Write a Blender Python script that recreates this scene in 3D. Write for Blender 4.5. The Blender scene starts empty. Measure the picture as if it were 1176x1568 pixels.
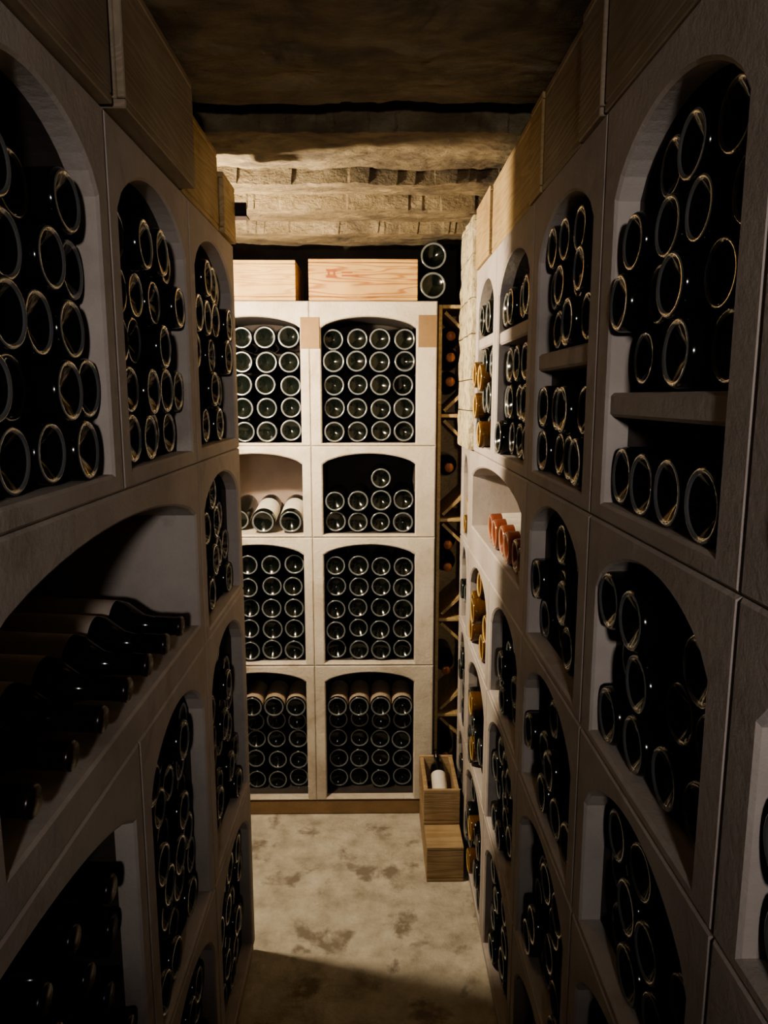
import bpy, bmesh, math, random
from mathutils import Vector, Matrix, noise
random.seed(11)
C=bpy.context
# ------------------------------------------------------------ materials
def newmat(name):
    m=bpy.data.materials.new(name); m.use_nodes=True
    nt=m.node_tree; b=nt.nodes['Principled BSDF']
    return m,nt,b
def N(nt,t,**k):
    n=nt.nodes.new(t)
    for a,v in k.items():
        if a in n.inputs.keys(): n.inputs[a].default_value=v
        else: setattr(n,a,v)
    return n
def ramp(nt,stops):
    r=nt.nodes.new('ShaderNodeValToRGB'); e=r.color_ramp.elements
    while len(e)<len(stops): e.new(.5)
    for i,(p,c) in enumerate(stops):
        e[i].position=p; e[i].color=(*c,1)
    return r
def noise_mat(name,stops,scale=6,rough=.85,bump=.3,bscale=60,stretch=(1,1,1),detail=8,stain=None,dist=.01,sdist=.6):
    m,nt,b=newmat(name); L=nt.links
    g=N(nt,'ShaderNodeNewGeometry'); mp=N(nt,'ShaderNodeMapping'); mp.inputs['Scale'].default_value=stretch
    L.new(g.outputs['Position'],mp.inputs['Vector'])
    n=N(nt,'ShaderNodeTexNoise',Scale=scale,Detail=detail,Roughness=.65); L.new(mp.outputs[0],n.inputs['Vector'])
    r=ramp(nt,stops); L.new(n.outputs['Fac'],r.inputs[0]); col=r.outputs[0]
    if stain:
        n3=N(nt,'ShaderNodeTexNoise',Scale=stain[0],Detail=5,Roughness=.6,Distortion=sdist); L.new(g.outputs['Position'],n3.inputs['Vector'])
        r3=ramp(nt,[(stain[1],(0,0,0)),(stain[2],(1,1,1))]); L.new(n3.outputs['Fac'],r3.inputs[0])
        mx=N(nt,'ShaderNodeMix',data_type='RGBA'); L.new(r3.outputs[0],mx.inputs[0])
        L.new(col,mx.inputs[6]); mx.inputs[7].default_value=(*stain[3],1); col=mx.outputs[2]
    L.new(col,b.inputs['Base Color']); b.inputs['Roughness'].default_value=rough
    n2=N(nt,'ShaderNodeTexNoise',Scale=bscale,Detail=6,Roughness=.7); L.new(mp.outputs[0],n2.inputs['Vector'])
    bp=N(nt,'ShaderNodeBump',Strength=bump,Distance=dist); L.new(n2.outputs['Fac'],bp.inputs['Height']); L.new(bp.outputs[0],b.inputs['Normal'])
    return m
def wood_mat(name,c1,c2,axis=0,rough=.6):
    m,nt,b=newmat(name); L=nt.links
    t=N(nt,'ShaderNodeTexCoord'); mp=N(nt,'ShaderNodeMapping')
    s=[16,16,26]; s[axis]=1.8; mp.inputs['Scale'].default_value=s
    L.new(t.outputs['Object'],mp.inputs['Vector'])
    n=N(nt,'ShaderNodeTexNoise',Scale=.9,Detail=2,Distortion=.5); L.new(mp.outputs[0],n.inputs['Vector'])
    mu=N(nt,'ShaderNodeMath',operation='MULTIPLY'); mu.inputs[1].default_value=60; L.new(n.outputs['Fac'],mu.inputs[0])
    sn=N(nt,'ShaderNodeMath',operation='SINE'); L.new(mu.outputs[0],sn.inputs[0])
    mr=N(nt,'ShaderNodeMapRange'); mr.inputs[1].default_value=-1; L.new(sn.outputs[0],mr.inputs[0])
    r=ramp(nt,[(0,c2),(.55,c1),(1,c1)]); L.new(mr.outputs[0],r.inputs[0])
    n2=N(nt,'ShaderNodeTexNoise',Scale=9,Detail=5); L.new(t.outputs['Object'],n2.inputs['Vector'])
    r2=ramp(nt,[(.3,(.7,.65,.6)),(.7,(1,1,1))]); L.new(n2.outputs['Fac'],r2.inputs[0])
    mx=N(nt,'ShaderNodeMix',data_type='RGBA',blend_type='MULTIPLY'); mx.inputs[0].default_value=1
    L.new(r.outputs[0],mx.inputs[6]); L.new(r2.outputs[0],mx.inputs[7]); L.new(mx.outputs[2],b.inputs['Base Color'])
    b.inputs['Roughness'].default_value=rough
    bp=N(nt,'ShaderNodeBump',Strength=.2,Distance=.002); L.new(mr.outputs[0],bp.inputs['Height']); L.new(bp.outputs[0],b.inputs['Normal'])
    return m
def plain(name,col,rough=.5,**k):
    m,nt,b=newmat(name); b.inputs['Base Color'].default_value=(*col,1); b.inputs['Roughness'].default_value=rough
    for a,v in k.items(): b.inputs[a.replace('_',' ')].default_value=v
    n=N(nt,'ShaderNodeTexNoise',Scale=45,Detail=4); g=N(nt,'ShaderNodeNewGeometry'); nt.links.new(g.outputs['Position'],n.inputs['Vector'])
    mr=N(nt,'ShaderNodeMapRange'); mr.inputs[3].default_value=rough*.7; mr.inputs[4].default_value=min(1,rough*1.5)
    nt.links.new(n.outputs['Fac'],mr.inputs[0]); nt.links.new(mr.outputs[0],b.inputs['Roughness'])
    return m
M_back=noise_mat('stone_pale',[(.3,(.44,.38,.30)),(.5,(.57,.51,.42)),(.75,(.68,.62,.53))],7,bump=.4,bscale=90,stain=(9,.58,.75,(.38,.30,.215)))
M_side=noise_mat('stone_grey',[(.3,(.38,.335,.305)),(.55,(.48,.43,.395)),(.8,(.55,.50,.46))],6,bump=.22,bscale=80,stain=(7,.58,.75,(.34,.29,.26)))
M_tan=noise_mat('stone_tan',[(.3,(.19,.12,.06)),(.7,(.27,.175,.09))],9,bump=.3)
M_lime=noise_mat('limestone',[(.35,(.34,.27,.15)),(.5,(.78,.69,.46)),(.75,(.88,.80,.60))],30,bump=.9,bscale=45,dist=.02)
M_cell=noise_mat('cell_shade',[(.3,(.03,.024,.021)),(.7,(.06,.048,.042))],6,bump=.2)  # cell interiors near black: shade of the recesses put into the colour
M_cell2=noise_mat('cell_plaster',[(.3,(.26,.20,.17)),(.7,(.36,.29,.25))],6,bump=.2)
M_wall=noise_mat('wall_plaster_shade',[(.3,(.03,.026,.021)),(.7,(.07,.058,.047))],5,bump=.5,bscale=30)  # near black so the shade above the back crates is in the colour
M_ceil=noise_mat('ceiling_rough',[(.3,(.095,.07,.038)),(.5,(.20,.155,.088)),(.72,(.36,.295,.185))],9,bump=1.0,bscale=50,detail=10,dist=.016,stretch=(.6,1.4,1),stain=(6,.50,.66,(.09,.068,.043)))
M_floor=noise_mat('floor_concrete',[(.3,(.34,.30,.235)),(.5,(.53,.485,.395)),(.70,(.68,.635,.54))],12,bump=.8,bscale=70,detail=12,stain=(7.5,.55,.64,(.26,.22,.17)),dist=.008,sdist=.2)
M_pine=wood_mat('pine',(.60,.42,.18),(.45,.28,.11),0)
M_box=wood_mat('crate_wood_dull',(.46,.34,.20),(.38,.27,.15),0)
M_pineY=wood_mat('pine_y',(.52,.39,.20),(.43,.31,.15),1)
M_pineG=wood_mat('pine_grey',(.36,.30,.225),(.32,.265,.195),1)  # greyer, darker pine for the crates nearer the camera
M_pineR=wood_mat('pine_red',(.60,.39,.16),(.36,.17,.055),0)
M_stamp=plain('burnt_stamp',(.28,.09,.03),.7)
M_glass=plain('bottle_glass',(.004,.006,.005),.11,IOR=1.5,Specular_IOR_Level=.40)
M_rim=plain('bottle_rim_highlight',(.13,.14,.145),.16,IOR=1.6,Coat_Weight=1.0)  # rim coloured paler than the glass to stand in for ring highlights
M_foil=plain('foil_dark',(.02,.010,.010),.25,Metallic=.3)
M_label=noise_mat('label_white',[(.35,(.66,.62,.54)),(.7,(.80,.77,.68))],40,rough=.7,bump=.05)
M_labeld=noise_mat('label_dusty',[(.35,(.50,.42,.35)),(.7,(.64,.55,.47))],30,rough=.8,bump=.05)
M_labelb=noise_mat('label_brown',[(.35,(.34,.26,.18)),(.7,(.46,.36,.26))],30,rough=.8,bump=.05)
M_amber=plain('amber_glass',(.20,.09,.012),.08,IOR=1.5,Transmission_Weight=.5)
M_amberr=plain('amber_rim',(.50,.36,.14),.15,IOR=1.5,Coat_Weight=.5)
M_rose=plain('rose_glass',(.22,.06,.03),.12,Coat_Weight=.6)
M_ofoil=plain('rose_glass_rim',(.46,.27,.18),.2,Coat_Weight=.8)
M_cap=plain('capsule_orange',(.22,.08,.03),.4)
M_black=plain('black_metal',(.02,.012,.015),.4,Metallic=.5)
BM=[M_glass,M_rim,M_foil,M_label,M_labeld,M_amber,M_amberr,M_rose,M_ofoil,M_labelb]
def mkobj(name,verts,faces,mats,mi=None,smooth=False,parent=None):
    me=bpy.data.meshes.new(name); me.from_pydata(verts,[],faces)
    for m in mats: me.materials.append(m)
    if mi: me.polygons.foreach_set('material_index',mi)
    if smooth: me.polygons.foreach_set('use_smooth',[True]*len(faces))
    me.update()
    o=bpy.data.objects.new(name,me); C.collection.objects.link(o)
    if parent: o.parent=parent
    return o
class MB:
    def __init__(s): s.v=[];s.f=[];s.m=[]
    def face(s,pts,mi=0):
        b=len(s.v); s.v+=[tuple(p) for p in pts]; s.f.append(tuple(range(b,b+len(pts)))); s.m.append(mi)
    def box(s,x0,x1,y0,y1,z0,z1,mi=0,c=.0015):
        c=min(c,(x1-x0)/3,(y1-y0)/3,(z1-z0)/3)
        bm=bmesh.new(); bmesh.ops.create_cube(bm,size=1)
        for v in bm.verts: v.co=Vector((x0+(v.co.x+.5)*(x1-x0),y0+(v.co.y+.5)*(y1-y0),z0+(v.co.z+.5)*(z1-z0)))
        bmesh.ops.bevel(bm,geom=bm.edges[:],offset=c,segments=1,affect='EDGES')
        s.addbm(bm,mi); bm.free()
    def addbm(s,bm,mi=0,mat=None):
        bm.verts.index_update(); b=len(s.v)
        for v in bm.verts: s.v.append(tuple(mat@v.co if mat else v.co))
        for f in bm.faces: s.f.append(tuple(b+v.index for v in f.verts)); s.m.append(mi)
    def obj(s,name,mats,smooth=False,parent=None): return mkobj(name,s.v,s.f,mats,s.m,smooth,parent)

# ------------------------------------------------------------ bottle
PROF=[(.019,.0),(.017,.009),(.010,.0195),(.003,.0298),(.0,.0325),(.001,.0353),(.0045,.0374),(.010,.0380),(.030,.0380),(.06,.0380),(.15,.0380),(.192,.0378),(.208,.035),(.222,.026),(.236,.0175),(.250,.0146),(.256,.0142),(.257,.0150),(.292,.0148),(.2925,.0160),(.298,.0160),(.300,.0140),(.300,.0)]
def add_bottle(mb,T,base_at,axis,flip=False,scale=1.0,variant='dark',label=None,seg=20,lsegs=None):
    ax=Vector(axis).normalized(); up=Vector((0,0,1)); rt=ax.cross(up).normalized(); up=rt.cross(ax)
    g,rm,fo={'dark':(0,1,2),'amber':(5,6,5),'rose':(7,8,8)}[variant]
    b=len(mb.v); n=len(PROF); ph=random.random()*6
    pd=random.uniform(.7,1.25)
    for i,(t,r) in enumerate(PROF):
        if i<3: t=t*pd
        tt=(.300-t) if flip else t
        for k in range(seg):
            a=ph+2*math.pi*k/seg
            p=Vector(base_at)+ax*(tt*scale)+(rt*math.cos(a)+up*math.sin(a))*(max(r,.0003)*scale)
            mb.v.append(tuple(p))
    ls=lsegs if lsegs else ((9,10) if flip else (8,9))
    for i in range(n-1):
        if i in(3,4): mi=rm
        elif i>=16: mi=fo
        elif i in ls and label is not None: mi=label
        else: mi=g
        for k in range(seg):
            k2=(k+1)%seg
            q=(b+i*seg+k,b+i*seg+k2,b+(i+1)*seg+k2,b+(i+1)*seg+k)
            mb.f.append(q if flip else q[::-1]); mb.m.append(mi)

# ------------------------------------------------------------ rack builder
class Rack:
    def __init__(s,fn,axis,depth=.31):
        s.fn=fn; s.ax=Vector(axis); s.st=MB(); s.bt=MB(); s.depth=depth
    def cell(s,s0,s1,z0,z1,ml=.03,mr=.03,mbot=.010,mtop=.045,rise=.05,mi=0,inner=1):
        st=s.st; fn=s.fn; g=.0006; c=.0035; D=s.depth
        a0,a1,b0,b1=s0+g,s1-g,z0+g,z1-g
        os0,os1,oz0=s0+ml,s1-mr,z0+mbot; crown=z1-mtop; spr=crown-rise
        NA=18
        def outline(ins):
            x0,x1,zb=os0+ins,os1-ins,oz0+ins; P=[]
            P.append((x0,zb)); P.append((x0,spr-ins))
            for i in range(1,NA):
                t=i/NA; x=x0+(x1-x0)*t
                P.append((x,spr-ins+rise*(1-(2*t-1)**2)**.72))
            P.append((x1,spr-ins)); P.append((x1,zb)); return P
        P0=outline(0); P1=outline(c)
        Q=[(a0+c,b0+c),(a0+c,b1-c)]
        for i in range(1,NA):
            Q.append((os0+(os1-os0)*i/NA,b1-c))
        Q+=[(a1-c,b1-c),(a1-c,b0+c)]
        n=len(P0)
        F=lambda p,d:fn(p[0],p[1],d)
        for i in range(n):
            j=(i+1)%n
            st.face([F(Q[i],0),F(Q[j],0),F(P0[j],0),F(P0[i],0)],mi)
            st.face([F(P0[i],0),F(P0[j],0),F(P1[j],c),F(P1[i],c)],mi)
            st.face([F(P1[i],c),F(P1[j],c),F(P1[j],.03),F(P1[i],.03)],mi)
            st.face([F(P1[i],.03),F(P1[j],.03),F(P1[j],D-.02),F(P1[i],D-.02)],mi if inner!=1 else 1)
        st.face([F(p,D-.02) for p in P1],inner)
        O=[(a0,b0),(a0,b1),(a1,b1),(a1,b0)]; R=[(a0+c,b0+c),(a0+c,b1-c),(a1-c,b1-c),(a1-c,b0+c)]
        for i in range(4):
            j=(i+1)%4
            st.face([F(R[i],0),F(O[i],c),F(O[j],c),F(R[j],0)],mi)
            st.face([F(O[i],c),F(O[i],D),F(O[j],D),F(O[j],c)],mi)
        st.face([F(o,D) for o in O],mi)
        return (os0,os1,oz0,spr,crown,rise)
    def fill(s,c,rows=99,cols=4,flip=False,variant='dark',label=None,dmin=.012,dmax=.04,sc=None,miss=.0,toprow=None,seg=20,zb=None,zt=None,lsegs=None,tdrop=.1,hexa=False,jit=.0018):
        s0,s1,z0,spr,crown,rise=c
        if zb is not None: z0=zb
        topz=crown if zt is None else zt
        w=s1-s0-.009; p=w/cols
        if hexa: p=w/(cols+.35)
        if sc is None: sc=p*.975/.076
        r=.038*sc
        row=0
        vp=2*r*1.005 if not hexa else 2*r*.95
        while row<rows:
            z=z0+.004+r+row*vp
            if z+r>topz: break
            off=.0045+((.35*p if row%2 else 0) if hexa else 0)
            nextok=(z+vp+r)<=topz
            for k in range(cols):
                if toprow is not None and row==rows-1 and k not in toprow: continue
                x=s0+off+p*(k+.5)+random.uniform(-1,1)*jit
                if zt is None:
                    te=(abs(x-(s0+s1)/2)+r*.6)/((s1-s0)/2); aze=spr+rise*max(0,1-min(1,te)**2)**.72
                    if z+r*.8>aze: continue
                if not nextok and random.random()<tdrop and toprow is None: continue
                if random.random()<miss: continue
                d=random.uniform(dmin,dmax)
                P=s.fn(x,z+random.uniform(-1,1)*jit,d)
                ax=s.ax+Vector((random.uniform(-.025,.025) if abs(s.ax.x)<.5 else 0,random.uniform(-.025,.025) if abs(s.ax.y)<.5 else 0,random.uniform(-.02,.02)))
                add_bottle(s.bt,None,P,ax,flip,sc*random.uniform(.94,1.01) ,variant,label,seg,lsegs)
            row+=1
    def shelf(s,c,z,th=.03):
        s0,s1=c[0],c[1]
        a=s.fn(s0-.004,z-th,.006); b=s.fn(s1+.004,z,s.depth-.03)
        x0,x1=sorted((a[0],b[0]));y0,y1=sorted((a[1],b[1]))
        s.st.box(x0,x1,y0,y1,z-th,z,0,c=.004)
    def done(s,name,bname,mats):
        o=s.st.obj(name,mats); b=s.bt.obj(bname,BM,smooth=True)
        bm=bmesh.new(); bm.from_mesh(o.data); bmesh.ops.remove_doubles(bm,verts=bm.verts,dist=.00005); bmesh.ops.recalc_face_normals(bm,faces=bm.faces); bm.to_mesh(o.data); bm.free()
        return o,b
D=2.4
# ---- back rack : s = x
B=Rack(lambda s,z,d:(s,D+d,z),(0,1,0),.30)
bz=[.057,.568,1.026,1.3375,1.807]
mrg=.0315
for t in range(4):
    z0,z1=bz[t],bz[t+1]
    rise=.036
    mt=.022 if t<3 else .045
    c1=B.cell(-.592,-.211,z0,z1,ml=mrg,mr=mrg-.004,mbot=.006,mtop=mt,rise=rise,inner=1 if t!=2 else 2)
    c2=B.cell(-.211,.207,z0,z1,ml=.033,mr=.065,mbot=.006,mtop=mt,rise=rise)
    if t==2:
        for xx in (-.382,-.288): add_bottle(B.bt,None,(xx,D+.02,z0+.051),(0,1,.14),False,1.06,'dark',3,32)
        add_bottle(B.bt,None,(-.476,D+.08,z0+.048),(0,1,.14),False,1.0,'dark',None,24)
        B.fill(c2,rows=3,toprow=[2],seg=24)
    elif t==0:
        B.fill(c1,dmin=.06,dmax=.08,seg=24,rows=4,jit=.003); B.fill(c2,dmin=.06,dmax=.08,seg=24,rows=4,jit=.003)
        for c in(c1,c2):
            q=(c[0]+.0045,c[1]-.0045); pp=(q[1]-q[0])/4
            for k in range(4): add_bottle(B.bt,None,B.fn(q[0]+pp*(k+.5),c[2]+.004+.0378*9.0,.018),(0,1,.02),False,.99,'dark',9,24,lsegs=(7,8,9))
    else:
        B.fill(c1,seg=24,dmax=.045,jit=.003); B.fill(c2,seg=24,dmax=.045,jit=.003)
B.st.box(.1445,.2055,D-.0035,D+.01,1.66,1.762,3,c=.001)
B.st.box(-.240,-.178,D-.0035,D+.01,1.655,1.755,3,c=.001)
B.st.box(-.592,.207,D+.004,D+.30,0,.056,3,c=.004)
B.done('stone_wine_rack','racked_wine_bottles',[M_back,M_cell,M_cell2,M_tan])
# ---- left rack : s = y, faces +x
XL=-.33
Lr=Rack(lambda s,z,d:(XL-d,s,z),(-1,0,0),.31)
lz=[.03,.50,1.024,1.377,1.85]
ly=[-.24,.155,.55,.945,1.345,1.76]
for t in range(4):
    z0,z1=lz[t],lz[t+1]
    if t==3:
        for i in range(5):
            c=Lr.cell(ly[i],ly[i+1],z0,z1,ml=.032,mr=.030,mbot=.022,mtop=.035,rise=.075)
            Lr.fill(c,seg=32,dmin=-.004,dmax=.035,hexa=True,tdrop=.12)
    elif t==2:
        for (a,b,w) in ((-.24,.155,0),(.155,.55,0),(.55,1.345,1),(1.345,1.76,0)):
            c=Lr.cell(a,b,z0,z1,ml=.035,mr=.03,mbot=.045 if w else .012,mtop=.035,rise=.055 if w else .06,inner=2 if w else 1)
            if w:
                y=c[0]+.06
                while y<c[1]-.05:
                    add_bottle(Lr.bt,None,(XL+.002,y,c[2]+.044),(-1,0,.05),True,1.05,'dark',4,28,lsegs=(8,9,10)); y+=.0895
            else: Lr.fill(c,seg=24,hexa=True)
    else:
        for (a,b,w) in ((-.24,.155,0),(.155,.945,1),(.945,1.345,0),(1.345,1.76,0)):
            c=Lr.cell(a,b,z0,z1,ml=.035,mr=.03,mbot=.012,mtop=.03,rise=.085 if not w else .07)
            Lr.fill(c,cols=8 if w else 4,seg=24,flip=bool(w),dmin=.005,dmax=.04,rows=5 if w else 99,hexa=True)
Lr.st.box(XL-.30,XL-.004,-.24,1.757,0,.029,0,c=.004)
Lr.done('stone_wine_rack','racked_wine_bottles',[M_side,M_cell,M_cell2,M_tan])
# ---- right rack : s = y, faces -x
XR=.29
Rr=Rack(lambda s,z,d:(XR+d,s,z),(1,0,0),.31)
rz=[.03,.40,.75,1.04,1.343,1.85]
ry=[-.26,.145,.55,.95,1.355,1.76,2.165]
shelfz={0:1.50,1:1.50,2:1.505,3:1.575,4:1.65,5:1.66}
for t in range(5):
    z0,z1=rz[t],rz[t+1]
    if t==4:
        for i in range(6):
            m=.042 if i<4 else .032
            c=Rr.cell(ry[i],ry[i+1] if i<5 else 2.10,z0,z1,ml=m,mr=m,mbot=.020,mtop=.045,rise=.07)
            sz=shelfz[i]; Rr.shelf(c,sz); n=4 if i<5 else 3
            Rr.fill(c,cols=n,seg=28,zt=sz-.03,dmin=-.004,dmax=.02,rows=99,tdrop=0)
            Rr.fill(c,cols=n,seg=28,zb=sz,dmin=-.004,dmax=.03,hexa=(i<4),tdrop=.1)
            if i==5:
                for (yy,zz_) in ((1.93,1.40),(2.01,1.475),(1.93,1.55),(2.03,1.56)):
                    add_bottle(Rr.bt,None,(XR-.012,yy,zz_),(1,0,0),False,.95,'amber',None,24)
    elif t==3:
        for (a,b,w) in ((-.26,.145,0),(.145,.55,0),(.55,.95,0),(.95,1.355,0),(1.355,2.165,1),(2.165,2.385,0)):
            c=Rr.cell(a,b,z0,z1,ml=.04,mr=.04,mbot=.075 if w else .012,mtop=.022,rise=.05 if w else .065,inner=2 if w else 1)
            if w:
                for k in range(6):
                    add_bottle(Rr.bt,None,(XR+.010+.004*(k%2),1.437+k*.084,c[2]+.042),(1,0,.04),False,1.02,'rose',3,32,lsegs=(8,9))
            else: Rr.fill(c,cols=4 if b<2.3 else 2,seg=22,flip=False,variant='amber' if b>2.3 else 'dark',dmin=-.01 if b>2.3 else .0)
    else:
        for i in range(7):
            a=ry[i]; b=ry[i+1] if i<6 else 2.385
            far=b>1.9
            c=Rr.cell(a,b,z0,z1,ml=.035,mr=.035,mbot=.012,mtop=.02,rise=.075)
            Rr.fill(c,cols=4 if i<6 else 2,seg=22,flip=False,variant='amber' if i==5 and t==2 else 'dark',dmin=-.01 if far else 0,dmax=.02 if far else .04,miss=.2 if i==5 else 0,hexa=i<5)
            if i==5 and t<2:
                for q in range(2): add_bottle(Rr.bt,None,(XR-.014,random.uniform(a+.1,b-.1),z0+.10+q*.12),(1,0,0),False,.95,'amber',None,24)
Rr.st.box(XR+.004,XR+.30,-.26,2.384,0,.029,0,c=.004)
Rr.done('stone_wine_rack','racked_wine_bottles',[M_side,M_cell,M_cell2,M_tan])

# ---- limestone block pillar on the right rack, rough blocks
P=MB(); zz=1.345; k=0
while zz<2.0:
    h=[.115,.09,.13,.10,.12,.09][k%6]; zt=min(zz+h,2.005)
    bm=bmesh.new(); bmesh.ops.create_cube(bm,size=1)
    for v in bm.verts: v.co=Vector((.278+(v.co.x+.5)*.30,2.107+(v.co.y+.5)*(.275),zz+.001+(v.co.z+.5)*(zt-zz-.003)))
    bmesh.ops.subdivide_edges(bm,edges=bm.edges[:],cuts=12,use_grid_fill=True)
    for v in bm.verts:
        q=v.co*22; v.co+=Vector((noise.noise(q)*.006,noise.noise(q+Vector((9,3,1)))*.003,0))
    P.addbm(bm,0); bm.free(); zz=zt; k+=1
P.obj('limestone_block_pillar',[M_lime])

# ---- lattice rack in the corner
La=MB()
lx0,lx1,ly0,ly1=.214,.60,2.44,2.69
La.box(lx0,lx0+.012,ly0,ly1,0,1.80,0); La.box(lx1-.012,lx1,ly0,ly1,0,1.80,0)
La.box(lx0,lx1,ly1-.008,ly1,0,1.80,0)
zz=.0
h=.345
for kk in range(6):
    La.box(lx0+.012,lx1-.012,ly0,ly1-.01,min(zz,1.788),min(zz,1.788)+.012,0)
    if kk==5: break
    w=lx1-lx0-.024
    for sg in(1,-1):
        bm=bmesh.new(); bmesh.ops.create_cube(bm,size=1)
        ln=math.hypot(w,h)-.03
        for v in bm.verts: v.co=Vector((v.co.x*ln,v.co.y*.22,v.co.z*.010))
        Mx=Matrix.Translation((lx0+.012+w/2,(ly0+ly1)/2,zz+.012+h/2))@Matrix.Rotation(sg*math.atan2(h,w),4,'Y')
        La.addbm(bm,0,Mx); bm.free()
    zz+=h+.0126
La.obj('lattice_wine_rack',[M_pineY])
Lb=MB()
for z in (.20,.53,.91,.99,1.26,1.55,1.63,1.70):
    add_bottle(Lb,None,(.256,2.445,z),(0,1,0),True,1,'rose' ,None,16)
Lb.obj('racked_wine_bottles',[M_glass,M_glass,M_foil,M_label,M_labeld,M_amber,M_amberr,M_glass,M_cap,M_labelb],smooth=True)

# ------------------------------------------------------------ crates
def crate(name,x0,x1,y0,y1,z0,z1,mat,open_top=False,front='y',stamp=None):
    mb=MB(); th=.011
    mb.box(x0,x1,y0,y1,z0,z0+th)
    g=.001
    if front=='y':
        mb.box(x0,x1,y0,y0+th,z0+th+g,z1-(0 if open_top else th+g)); mb.box(x0,x1,y1-th,y1,z0+th+g,z1-(0 if open_top else th+g))
        mb.box(x0+.001,x0+th+.004,y0+th,y1-th,z0+th,z1-(0.004 if open_top else th)); mb.box(x1-th-.004,x1-.001,y0+th,y1-th,z0+th,z1-(.004 if open_top else th))
    else:
        mb.box(x0,x0+th,y0,y1,z0+th+g,z1-th-g); mb.box(x1-th,x1,y0,y1,z0+th+g,z1-th-g)
        mb.box(x0+th,x1-th,y0+.001,y0+th+.006,z0+th,z1-th); mb.box(x0+th,x1-th,y1-th-.006,y1-.001,z0+th,z1-th)
    if not open_top:
        if front=='y':
            m=(y0+y1)/2; mb.box(x0,x1,y0,m-.001,z1-th,z1); mb.box(x0,x1,m+.001,y1,z1-th,z1)
        else:
            m=(x0+x1)/2; mb.box(x0,m-.001,y0,y1,z1-th,z1); mb.box(m+.001,x1,y0,y1,z1-th,z1)
    if stamp:
        for (a,b,c,d) in stamp: mb.box(a,b,y0-.0008,y0+.002,c,d,1,c=.0002)
    o=mb.obj(name,[mat,M_stamp])
    cx,cy,cz=(x0+x1)/2,(y0+y1)/2,(z0+z1)/2
    o.data.transform(Matrix.Translation((-cx,-cy,-cz))); o.location=(cx,cy,cz)
    return o
crate('wooden_wine_crate',-.55,-.254,2.41,2.68,1.809,1.935,M_pine)
st=[(-.155,-.120,1.880,1.887),(-.155,-.120,1.900,1.907),(-.150,-.143,1.887,1.900),(-.132,-.125,1.887,1.900),(-.105,-.05,1.884,1.889),(-.105,-.07,1.894,1.899)]
crate('wooden_wine_crate',-.212,.142,2.41,2.68,1.809,1.939,M_pineR,stamp=st)
t2=MB(); add_bottle(t2,None,(.191,2.405,1.811+.0455),(0,1,0),False,1.17,'dark',None,32); add_bottle(t2,None,(.192,2.405,1.811+.0455+.092),(0,1,0),False,1.17,'dark',None,32)
t2.obj('magnum_bottle_pair',BM,smooth=True)
for (a,b,xf,zt) in ((-.2,.53,-.325,2.02),(.55,.945,-.318,2.025),(.955,1.305,-.305,2.02),(1.315,1.62,-.332,2.012),(1.63,1.757,-.322,1.975)):
    crate('wooden_wine_crate',xf-.29,xf,a,b,1.8515,zt,M_pineY if a>1.3 else M_pineG,front='x')
for (a,b,xf) in ((-.2,.50,.296),(.51,.965,.29),(.972,1.07,.286),(1.078,1.31,.292),(1.316,1.405,.288),(1.412,1.86,.293),(1.868,2.10,.286)):
    crate('wooden_wine_crate',xf,xf+.29,a,b,1.8515,2.015,M_pineY if a>1.3 else M_pineG,front='x')
mb=MB(); mb.box(-.333,-.296,1.758,1.80,1.915,1.919,0,c=.0005); mb.box(-.333,-.296,1.758,1.762,1.915,1.945,0,c=.0005); mb.box(-.35,-.333,1.758,1.80,1.915,1.945,0,c=.0005)
mb.obj('metal_bracket',[M_black])
crate('wooden_wine_crate',.160,.276,2.03,2.385,0.001,.118,M_box)
crate('wooden_wine_crate',.158,.276,2.15,2.385,0.120,.240,M_box,open_top=True)
b3=MB(); add_bottle(b3,None,(.217,2.190,.185),(0,.84,.30),False,.66,'dark',3,32,lsegs=(7,8,9))
b3.obj('wine_bottle',BM,smooth=True)
# ------------------------------------------------------------ room shell
def slab(name,x0,x1,y0,y1,z0,z1,mat):
    mb=MB(); mb.box(x0,x1,y0,y1,z0,z1,0,c=.001); return mb.obj(name,[mat])
slab('floor',-.80,.76,-1.3,2.82,-.1,0,M_floor)
slab('wall_left',-.80,-.66,-1.3,2.82,0,2.25,M_wall)
slab('wall_right',.62,.76,-1.3,2.82,0,2.25,M_wall)
slab('wall_back',-.66,.62,2.72,2.82,0,2.25,M_wall)
slab('wall_front',-.66,.62,-1.3,-1.2,0,2.25,M_wall)
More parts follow.
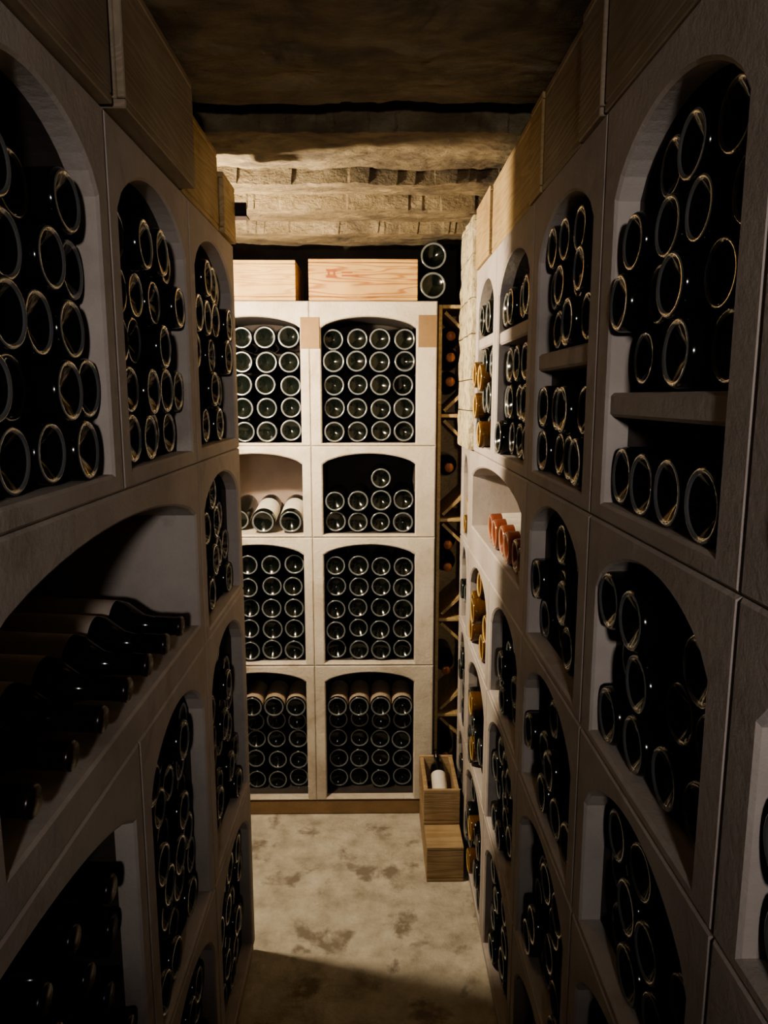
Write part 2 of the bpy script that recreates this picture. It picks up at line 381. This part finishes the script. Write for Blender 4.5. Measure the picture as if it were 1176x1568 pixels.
# rough plank ceiling as one sculpted surface
edges=[1.50,1.585,1.86,1.885,2.05,2.10,2.30,2.325,2.57]; lev=[2.062,2.13,2.040,2.085,2.022,2.060,2.012,2.05,1.998,2.22]; slo=[0,0,.03,0,.10,.1,.08,0,.06,0]
ysr=[-1.2+.06*i for i in range(42)]; y=ysr[-1]+.01
while y<2.72: ysr.append(y); y+=.0040
ysr.append(2.72)
nx=200; V=[];F=[]
for y in ysr:
    for i in range(nx+1):
        x=-.66+1.28*i/nx
        jy=y+.012*noise.noise(Vector((x*3.2,y*1.2,1)))+.008*noise.noise(Vector((x*11,y*3,5)))+.003*noise.noise(Vector((x*30,y*8,5)))
        k=sum(1 for e in edges if jy>e); z=lev[k]
        if k>0: z+=slo[k]*(jy-edges[k-1])
        z+=.006*noise.noise(Vector((x*5,y*7,3)))+.005*noise.noise(Vector((x*12,y*22,3)))+.003*noise.noise(Vector((x*40,y*50,8)))
        V.append((x,y,z))
W=nx+1
for j in range(len(ysr)-1):
    for i in range(nx): F.append((j*W+i,j*W+i+1,(j+1)*W+i+1,(j+1)*W+i)[::-1])
n0=len(V); V+=[(-.66,-1.2,2.27),(.62,-1.2,2.27),(.62,2.72,2.27),(-.66,2.72,2.27)]; F.append((n0,n0+1,n0+2,n0+3))
mkobj('ceiling',V,F,[M_ceil])
# ------------------------------------------------------------ lamps
mb=MB()
bm=bmesh.new(); bmesh.ops.create_cone(bm,cap_ends=True,segments=32,radius1=.045,radius2=.038,depth=.02); mb.addbm(bm,0,Matrix.Translation((-.648,1.805,1.66))@Matrix.Rotation(math.pi/2,4,'Y')); bm.free()
mb.obj('wall_lamp',[M_black])
def light(name,typ,loc,e,col,r):
    l=bpy.data.lights.new(name,typ); l.energy=e; l.color=col
    l.shadow_soft_size=r
    ob=bpy.data.objects.new(name,l); ob.location=loc; C.collection.objects.link(ob); return ob
light('lamp_light','POINT',(-.55,1.805,1.66),66,(1,.83,.60),.02)
s=light('front_fill','SPOT',(.04,-.95,1.66),46,(1,.91,.85),.05)  # added fill behind the camera, cone fades towards ceiling and lower racks
s.data.spot_size=math.radians(66); s.data.spot_blend=1
s.rotation_euler=(math.radians(90-3),0,math.radians(1.5))
w=bpy.data.worlds.new('World'); C.scene.world=w; w.use_nodes=True
w.node_tree.nodes['Background'].inputs[0].default_value=(.02,.02,.02,1)
try: C.scene.view_settings.look='AgX - Medium High Contrast'
except Exception: pass
# ------------------------------------------------------------ camera
cd=bpy.data.cameras.new('Camera'); cam=bpy.data.objects.new('Camera',cd); C.collection.objects.link(cam)
cd.sensor_fit='VERTICAL'; cd.sensor_height=36; cd.lens=36*1120/1600; cd.clip_start=.01
cam.location=(0,0,1.5)
cam.rotation_euler=(math.radians(90-9.13),0,-math.atan(15/1120))
C.scene.camera=cam
